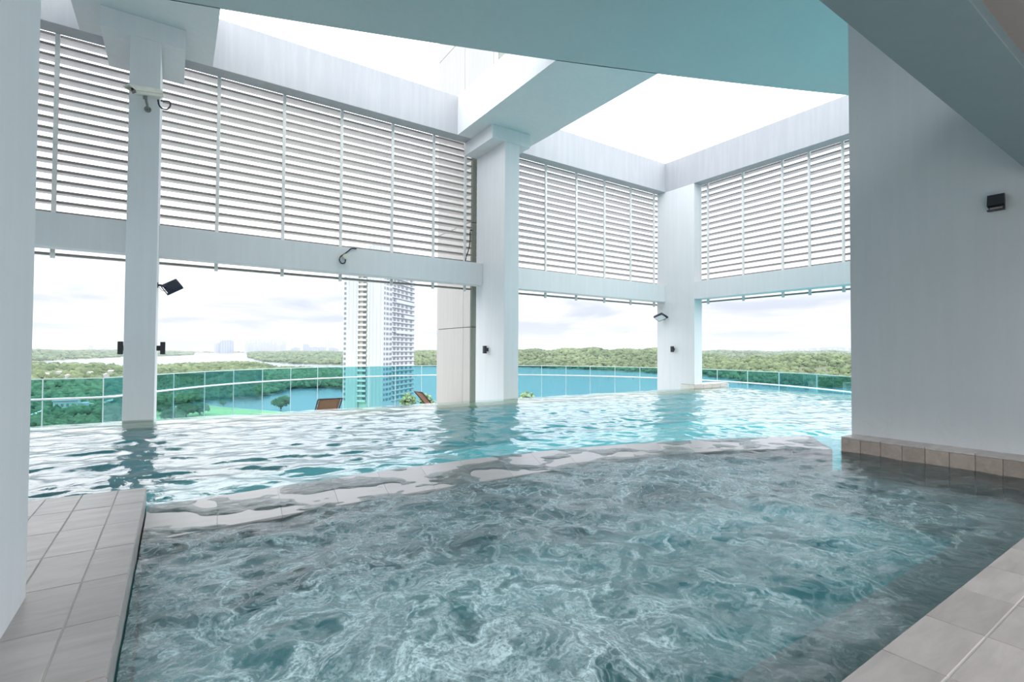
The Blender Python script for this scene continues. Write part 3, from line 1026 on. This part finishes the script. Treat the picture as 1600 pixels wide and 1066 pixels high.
def land(name, table, label, flabel, n_trees, leaf, prof=1.0, crown=0.0048):
    T = np.array(table, float)
    az, rn, rf, hl = T.T

    def height(a, t_):
        hmax = np.interp(a, az, hl)
        ph = 0.5 + 0.25 * np.sin(a * 1.9 + 1) + 0.25 * np.sin(a * 0.83 + t_ * 5)
        return G + 0.6 + hmax * sstep(0, 0.9, t_) ** prof * (0.88 + 0.24 * (ph - 0.5)) * (1 - 0.5 * sstep(0.92, 1.0, t_))

    def radius(a, t_):
        n_, f_ = np.interp(a, az, rn), np.interp(a, az, rf)
        return 1.0 / ((1 - t_) / n_ + t_ / f_)

    A, Tt = np.meshgrid(np.linspace(az[0], az[-1], 90), np.linspace(0, 1, 40))
    Rr = radius(A, Tt)
    ar = np.radians(A)
    Z = height(A, Tt)
    Z[0] = G - 0.5
    o_ = link(name, grid_mesh(name, Rr * np.sin(ar), Rr * np.cos(ar), Z, LAND))
    tag(o_, label, 'land', None, 'structure')
    a_ = RNG.uniform(az[0], az[-1], n_trees)
    t_ = RNG.uniform(0.0, 1.0, n_trees) ** 0.9
    r_ = radius(a_, t_)
    z_ = height(a_, t_)
    cr = np.maximum(3.4, r_ * crown) * RNG.uniform(0.65, 1.35, n_trees)
    hh = np.minimum(cr * RNG.uniform(0.75, 1.1, n_trees), 7.5 + 0.0006 * r_)
    ar = np.radians(a_)
    cen = np.stack([r_ * np.sin(ar), r_ * np.cos(ar), z_ + hh * 0.35 + 1.5], -1)
    patchy = 0.5 + 0.5 * np.sin(cen[:, 0] * 0.013 + 2) * np.sin(cen[:, 1] * 0.009)
    tone = np.clip(0.45 * patchy + RNG.uniform(0, 0.6, n_trees), 0, 1)
    f_ = link('forest_canopy', canopy('forest_canopy', cen, cr, hh, tone, leaf))
    tag(f_, flabel, 'forest', None, 'stuff')


NEAR = [(-16.4, 350, 2463, 11), (-9.7, 342, 2410, 10), (-7.3, 368, 2264, 12), (-3.9, 423, 1973, 9), (-1.1, 670, 1922, 9), (3.0, 699, 2145, 9), (5.5, 706, 2197, 12), (6.9, 712, 2095, 9), (8.6, 775, 1631, 5), (10.2, 868, 1569, 4), (14.4, 877, 1495, 4), (16.3, 788, 1442, 4)]
FARL = [(-15.1, 3589, 8739, 43), (-9.5, 3383, 8787, 45), (-7.3, 3929, 8829, 43), (-3.6, 5135, 9644, 46), (-1.2, 5582, 9770, 38), (1.4, 6912, 9933, 21)]
PENIN = [(6.2, 4244, 6183, 28), (7.4, 3036, 7006, 40), (10.1, 2506, 8178, 44), (13.0, 2316, 8326, 42), (15.6, 2201, 8485, 43), (19.6, 2094, 7459, 47), (22.3, 2060, 7600, 55)]
HILL = [(22.4, 2046, 4284, 55), (25.5, 2046, 4331, 67), (29.6, 2013, 3462, 69), (34.8, 1998, 3092, 67), (39.1, 1838, 3168, 74), (43.4, 1744, 3267, 77), (47.3, 1611, 3378, 77), (50.2, 1497, 3477, 74), (54.8, 1387, 3208, 56), (56.2, 1334, 2747, 38), (57.8, 1256, 2528, 29), (59.3, 1092, 2456, 40), (62.2, 1061, 2969, 48), (65.3, 1059, 3502, 49), (68.6, 1066, 3967, 53), (73.7, 1056, 4759, 65), (79.6, 1102, 5576, 69)]
HILL2 = [(53.7, 2982, 7198, 84), (58.7, 3603, 7939, 81), (63.3, 4501, 9500, 80), (66.0, 4733, 9500, 92), (68.6, 4985, 9500, 94), (75.8, 5014, 9500, 96)]
BLUE = [(58.5, 12145, 20132, 60), (61.1, 12145, 22132, 135), (63.3, 13034, 24782, 225), (65.5, 14039, 28037, 305), (66.8, 14733, 28685, 353), (68.4, 15642, 29211, 301), (72.4, 18767, 30810, 243)]
SHORE = [(-20, 9600, 15000, 26), (-5, 9800, 15000, 22), (2, 11200, 15000, 18), (8, 11500, 15000, 16), (16, 10500, 15000, 24), (30, 10000, 15000, 30), (60, 12000, 15000, 40), (80, 12000, 15000, 40)]
land('forest_bank', NEAR, 'wooded bank below the terrace on the left', 'dense green forest below the terrace on the left', 5200, LEAF)
land('far_bank', FARL, 'distant low shore at the far left', 'hazy woods on the distant shore at the far left', 1100, LEAF2, crown=0.0034)
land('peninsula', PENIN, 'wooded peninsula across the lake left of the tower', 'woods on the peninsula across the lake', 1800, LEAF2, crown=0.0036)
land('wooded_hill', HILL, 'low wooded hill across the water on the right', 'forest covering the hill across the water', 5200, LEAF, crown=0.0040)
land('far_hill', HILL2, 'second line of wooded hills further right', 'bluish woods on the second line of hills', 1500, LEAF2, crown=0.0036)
land('city_shore', SHORE, 'flat distant shore carrying the city', 'thin line of trees along the city shore', 900, LEAF2, crown=0.0028)
T = np.array(BLUE)
A, Tt = np.meshgrid(np.linspace(58.5, 72.4, 60), np.linspace(0, 1, 12))
Rr = np.interp(A, T[:, 0], T[:, 1]) * (1 - Tt) + np.interp(A, T[:, 0], T[:, 2]) * Tt
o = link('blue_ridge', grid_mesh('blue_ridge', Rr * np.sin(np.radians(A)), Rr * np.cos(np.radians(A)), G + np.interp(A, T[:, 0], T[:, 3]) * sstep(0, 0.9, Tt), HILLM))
tag(o, 'faint blue ridge on the horizon at the right', 'hill', None, 'structure')

# lawn, path and pond shore
lawn = [(-44, 647), (-9, 646), (28, 646), (45, 606), (70, 564), (88, 535), (137, 450), (70, 227), (-19, 284)]
struct(prism('lawn', lawn[::-1], G - 0.5, G + 0.5, LAWN), 'bright green lawn beside the pond below', 'lawn')
struct(prism('lake_path', [(x, y + 3.5) for x, y in lawn[:6]] + [(x, y) for x, y in lawn[5::-1]], G - 0.5, G + 0.7, ROAD), 'pale path edging the lawn at the pond', 'path')
struct(prism('road', [(-93, 534), (-86, 534), (-84, 612), (-80, 636), (-58, 597), (-50, 655), (-53, 657), (-60, 605), (-82, 645), (-88, 616)], G + 9.6, G + 10.4, ROAD), 'pale road curving past the white house on the left', 'road')


def tree(label, x, y, r, h, leaf=LEAF, group='single trees on the lawn'):
    t_ = thing('tree', label, 'tree', (x, y, G + 0.5), 0, group)
    tube('trunk', [(0, 0, 0), (0.1, 0, h * 0.35), (0, 0.1, h * 0.6)], r * 0.09, TRUNK, t_, 8, 3)
    n = 26
    d = RNG.normal(0, 1, (n, 3))
    d /= np.linalg.norm(d, axis=1)[:, None]
    d *= RNG.uniform(0.35, 0.72, (n, 1)) * np.array([[r, r, h * 0.36]])
    d[:, 2] += h * 0.5
    link('crown', canopy('crown', d, np.full(n, r * 0.42), np.full(n, r * 0.40), RNG.uniform(0.1, 0.7, n), leaf), t_)
    return t_


tree('lone round tree standing at the pond in front of the water', 91, 560, 9.0, 15)
for i, (x, y, r, h, lb) in enumerate([(-6, 563, 8, 12, 'leftmost bushy tree at the left end of the lawn'), (9, 540, 9, 13, 'broad low bushy tree in the middle of the lawn group'), (20, 552, 8.5, 12, 'rightmost rounded bush of the lawn group'), (-1, 512, 9, 11, 'nearest bushy tree on the lawn, just above the pool edge'), (44, 622, 4, 8, 'small dark tree on the far edge of the lawn by the inlet')]):
    tree(lb, x, y, r, h)

# white house beside the road
hs = thing('house', 'low white house beside the road down on the left', 'house', (-79, 590, G + 9))
box('walls', -8, 8, -9, 9, 0, 7, ROOFG, hs)
box('roof', -8.8, 8.8, -9.8, 9.8, 7, 7.8, CITYW, hs)
box('annex', 8, 15, -6, 3, 0, 4.5, CITYW, hs)
for i in range(4):
    box('window', -6.5 + 3.6 * i, -4.7 + 3.6 * i, -9.06, -8.98, 2.0, 4.6, PANE, hs)
for i in range(9):
    tag(box('cottage', -4, 4, -3.4, 3.4, 0, 4.5, CITYW, None, 0, None), 'x', 'house')
cots = [o_ for o_ in C.objects if o_.name.startswith('cottage')]
for i, c_ in enumerate(cots):
    a, r = math.radians(-9 + 0.75 * i + 0.3 * math.sin(i * 3)), 1180 + 90 * math.sin(i * 2.3)
    c_.location = (r * math.sin(a), r * math.cos(a), G + 14)
    c_.rotation_euler = (0, 0, i)
    v = [(-4.6, -4, 4.4), (4.6, -4, 4.4), (4.6, 4, 4.4), (-4.6, 4, 4.4), (-4.6, 0, 6.6), (4.6, 0, 6.6)]
    link('roof', mesh('roof', v, [(0, 3, 2, 1), (0, 1, 5, 4), (2, 3, 4, 5), (0, 4, 3), (1, 2, 5)], ROOFG), c_)
    tag(c_, 'tiny pale-roofed cottage half hidden among the trees on the left', 'house', 'cottages among the trees')


# ------------------------------------------------------------------ high-rise tower across the terrace
tw_az, tw_d = math.radians(AZ0) + math.atan((598 - 800) / 781.163), 312.0
th_ = math.atan((598 - 800) / 781.163)
rr = tw_d / math.cos(th_)
depth_dir = math.radians(AZ0 + 13.0)          # facade receding to the right
rot = -depth_dir                              # local +y = depth direction
tower = thing('apartment_tower', 'tall white apartment tower with rows of windows behind the glass fence', 'building', (rr * math.sin(tw_az), rr * math.cos(tw_az), G), rot)
TH, FW, FD = 128.0, 27.5, 47.0
FH = 3.2
# local: x<=0 along the front (to the left), y>0 into depth; right facade is the plane x=0
box('front_block', -FW, -17.2, 0.0, FD, 0, TH, TOWERW, tower)
box('stair_core', -17.2, -9.2, 1.8, FD, 0, TH, TOWERC, tower)
box('right_block', -9.2, 0.0, 0.0, FD, 0, TH, TOWERW, tower)
box('grey_strip', -10.6, -9.2, -0.25, 1.8, 0, TH, TOWERG, tower)
f0, f1 = 9, 36
me_w = box_mesh('window', 0.0, 0.12, -0.8, 0.8, -0.75, 0.85, PANE)
me_w2 = box_mesh('window', 0.0, 0.12, -1.6, 1.6, -0.75, 0.85, PANE)
me_fr = box_mesh('window', -0.7, 0.7, -0.12, 0.0, -0.75, 0.85, PANE)
me_bal = box_mesh('balcony', -3.0, 2.6, -0.6, 1.8, -1.45, -0.25, TOWERC)
me_bw = box_mesh('window', -0.8, 1.6, 1.66, 1.82, -0.2, 1.4, PANE)
cols = [(2.2, me_w), (6.0, me_w2), (10.5, me_w2), (15.8, me_w2), (21.3, me_w2), (27.5, me_w2), (34.0, me_w2), (41.5, me_w2)]
me_slab = box_mesh('floor_slab', -0.2, 1.1, 12.5, FD, -0.12, 0.12, TOWERW)
for f in range(f0, f1):
    z = FH * f + 1.7
    for y, m_ in cols:
        link('window', m_, tower, (0.0, y, z))
    link('window', me_fr, tower, (-26.3, 0, z))
    bal = link('balcony', me_bal, tower, (-14.0, 0, z))
    link('window', me_bw, bal)
    link('floor_slab', me_slab, tower, (0, 0, z - 1.55))
for z, y0 in ((34.2, 16), (24.5, 28), (14.0, 16)):
    box('refuge_band', 0.02, 1.3, y0, FD, 60 + z - 1.2, 60 + z + 0.9, TOWERG, tower)
for i, (x, a, b) in enumerate([(-24.6, 0, 128), (-23.6, 75, 128), (-22.2, 40, 95), (-20.8, 60, 128), (-19.4, 20, 80), (-18.3, 0, 128), (-8.0, 30, 100), (-6.9, 0, 128), (-5.6, 70, 128), (-4.4, 10, 90), (-3.0, 50, 128), (-1.6, 0, 128), (-0.6, 30, 128)]):
    box('facade_fin', x - 0.14, x + 0.14, -0.14, 0.0, a, b, TOWERG if i % 2 else TOWERC, tower)

# ------------------------------------------------------------------ skyline
SK = [(-6.2, 9.0, 60, 200, 0), (-5.2, 9.4, 80, 150, 0), (-4.5, 9.2, 50, 110, 0), (3.5, 10.4, 120, 330, 0), (3.7, 10.6, 60, 300, 0),
      (4.02, 10.3, 130, 410, 1), (4.45, 10.7, 150, 440, 1), (10.3, 11.0, 90, 190, 1), (10.55, 11.2, 80, 240, 1), (10.85, 11.0, 70, 210, 1),
      (11.35, 11.3, 60, 420, 0), (11.6, 11.0, 110, 360, 1), (11.85, 11.3, 90, 250, 1), (12.45, 11.0, 140, 250, 1), (12.8, 11.2, 90, 220, 1), (13.2, 11.0, 120, 250, 1),
      (13.55, 11.3, 45, 560, 0), (13.85, 11.3, 45, 540, 0), (14.2, 11.1, 130, 230, 1), (14.6, 11.0, 90, 180, 1), (14.95, 11.2, 110, 150, 0)]


def skyscraper(az_, km, w, h, blue, label, group):
    h = h * (0.54 if az_ < 5 else 0.5 if group.startswith('city') else 0.72 if group.startswith('white') else 1.0)
    a = math.radians(az_)
    t_ = thing('city_tower', label, 'building', (km * 1000 * math.sin(a), km * 1000 * math.cos(a), G + 8), -a, group)
    box('body', -w / 2, w / 2, -w / 3, w / 3, 0, h * 0.93, CITYB if blue else CITYW, t_)
    box('roof_block', -w / 3.4, w / 3.4, -w / 5, w / 5, h * 0.93, h, CITYB if blue else CITYW, t_)
    for q in range(3):
        x = (-0.3 + 0.3 * q) * w
        box('window_strip', x - w * 0.05, x + w * 0.05, -w / 3 - 2, -w / 3, h * 0.06, h * 0.9, CITYW if blue else TOWERG, t_)


ORD = ['first', 'second', 'third', 'fourth', 'fifth', 'sixth', 'seventh', 'eighth', 'ninth', 'tenth', 'eleventh', 'twelfth']
LEFT_LB = ['widest pale block on the far left shore', 'pale block in the middle of the far left shore', 'smallest pale block on the far left shore']
BLUE_LB = ['narrower left one of two broad blue-grey towers on the far shore', 'wider right one of two broad blue-grey towers on the far shore']
SLIM_LB = ['pale tower just left of the two blue-grey towers, the lower-left one', 'slim pale tower squeezed against the left blue-grey tower']
nb = nw = nl = n2 = ns = 0
for az_, km, w, h, b in SK:
    if az_ < 0:
        skyscraper(az_, km, w, h, b, LEFT_LB[nl], 'buildings on the far left shore')
        nl += 1
    elif az_ < 5 and b:
        skyscraper(az_, km, w, h, b, BLUE_LB[n2], 'blue-grey towers on the far shore')
        n2 += 1
    elif az_ < 5:
        skyscraper(az_, km, w, h, b, SLIM_LB[ns], 'pale towers left of the blue-grey ones')
        ns += 1
    elif b:
        skyscraper(az_, km, w, h, b, ORD[nb] + ' blue-grey tower from the left in the skyline beside the apartment tower', 'city skyline beside the apartment tower')
        nb += 1
    else:
        skyscraper(az_, km, w, h, b, ORD[nw] + ' slim white tower from the left in the skyline beside the apartment tower', 'city skyline beside the apartment tower')
        nw += 1
for i in range(24):
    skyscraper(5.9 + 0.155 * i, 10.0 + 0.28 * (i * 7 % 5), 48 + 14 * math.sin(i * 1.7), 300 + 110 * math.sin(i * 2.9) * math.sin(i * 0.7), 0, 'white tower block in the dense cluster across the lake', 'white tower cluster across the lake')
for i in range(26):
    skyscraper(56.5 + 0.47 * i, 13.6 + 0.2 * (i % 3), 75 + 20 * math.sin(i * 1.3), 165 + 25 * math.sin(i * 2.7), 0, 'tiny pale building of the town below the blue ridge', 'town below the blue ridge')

# ------------------------------------------------------------------ shrubs in pots inside the fence
for (x, y, h, lb) in [(15.0, 20.9, 1.02, 'small leafy shrub in a pot by the fence, right of the cream shaft'), (9.3, 22.8, 1.02, 'left one of two potted shrubs by the fence below the apartment tower'), (10.2, 22.6, 0.95, 'right one of two potted shrubs by the fence below the apartment tower')]:
    t_ = thing('potted_shrub', lb, 'plant', (x, y, Z_LOW), 0, 'potted shrubs by the glass fence')
    link('pot', disc_mesh('pot', 0.22, 0.36, TERR, 18), t_)
    tube('stem', [(0, 0, 0.3), (0.02, 0, h * 0.5), (0, 0.02, h * 0.75)], 0.025, TRUNK, t_, 6, 3)
    n = 60
    d = RNG.normal(0, 1, (n, 3))
    d /= np.linalg.norm(d, axis=1)[:, None]
    d *= RNG.uniform(0.5, 1.0, (n, 1)) * np.array([[0.42, 0.42, 0.36]])
    d[:, 2] += h - 0.40
    link('foliage', canopy('foliage', d, np.full(n, 0.09), np.full(n, 0.07), RNG.uniform(0.1, 0.9, n), LEAF3, 0.3), t_)

# ------------------------------------------------------------------ damp air over the lake
hz, hnt, hp = new_mat('damp_air')
hnt.nodes.remove(hp)
vsn = node(hnt, 'ShaderNodeVolumeScatter', Density=HAZE, Anisotropy=0.2)
vsn.inputs['Color'].default_value = (0.93, 0.96, 1.0, 1)
hnt.links.new(vsn.outputs[0], hnt.nodes['Material Output'].inputs['Volume'])
o = box('haze', -9000, 17000, 420, 13500, G - 1, 330, hz)
tag(o, 'thin pale haze over the lake and the far shore', 'haze', None, 'stuff')
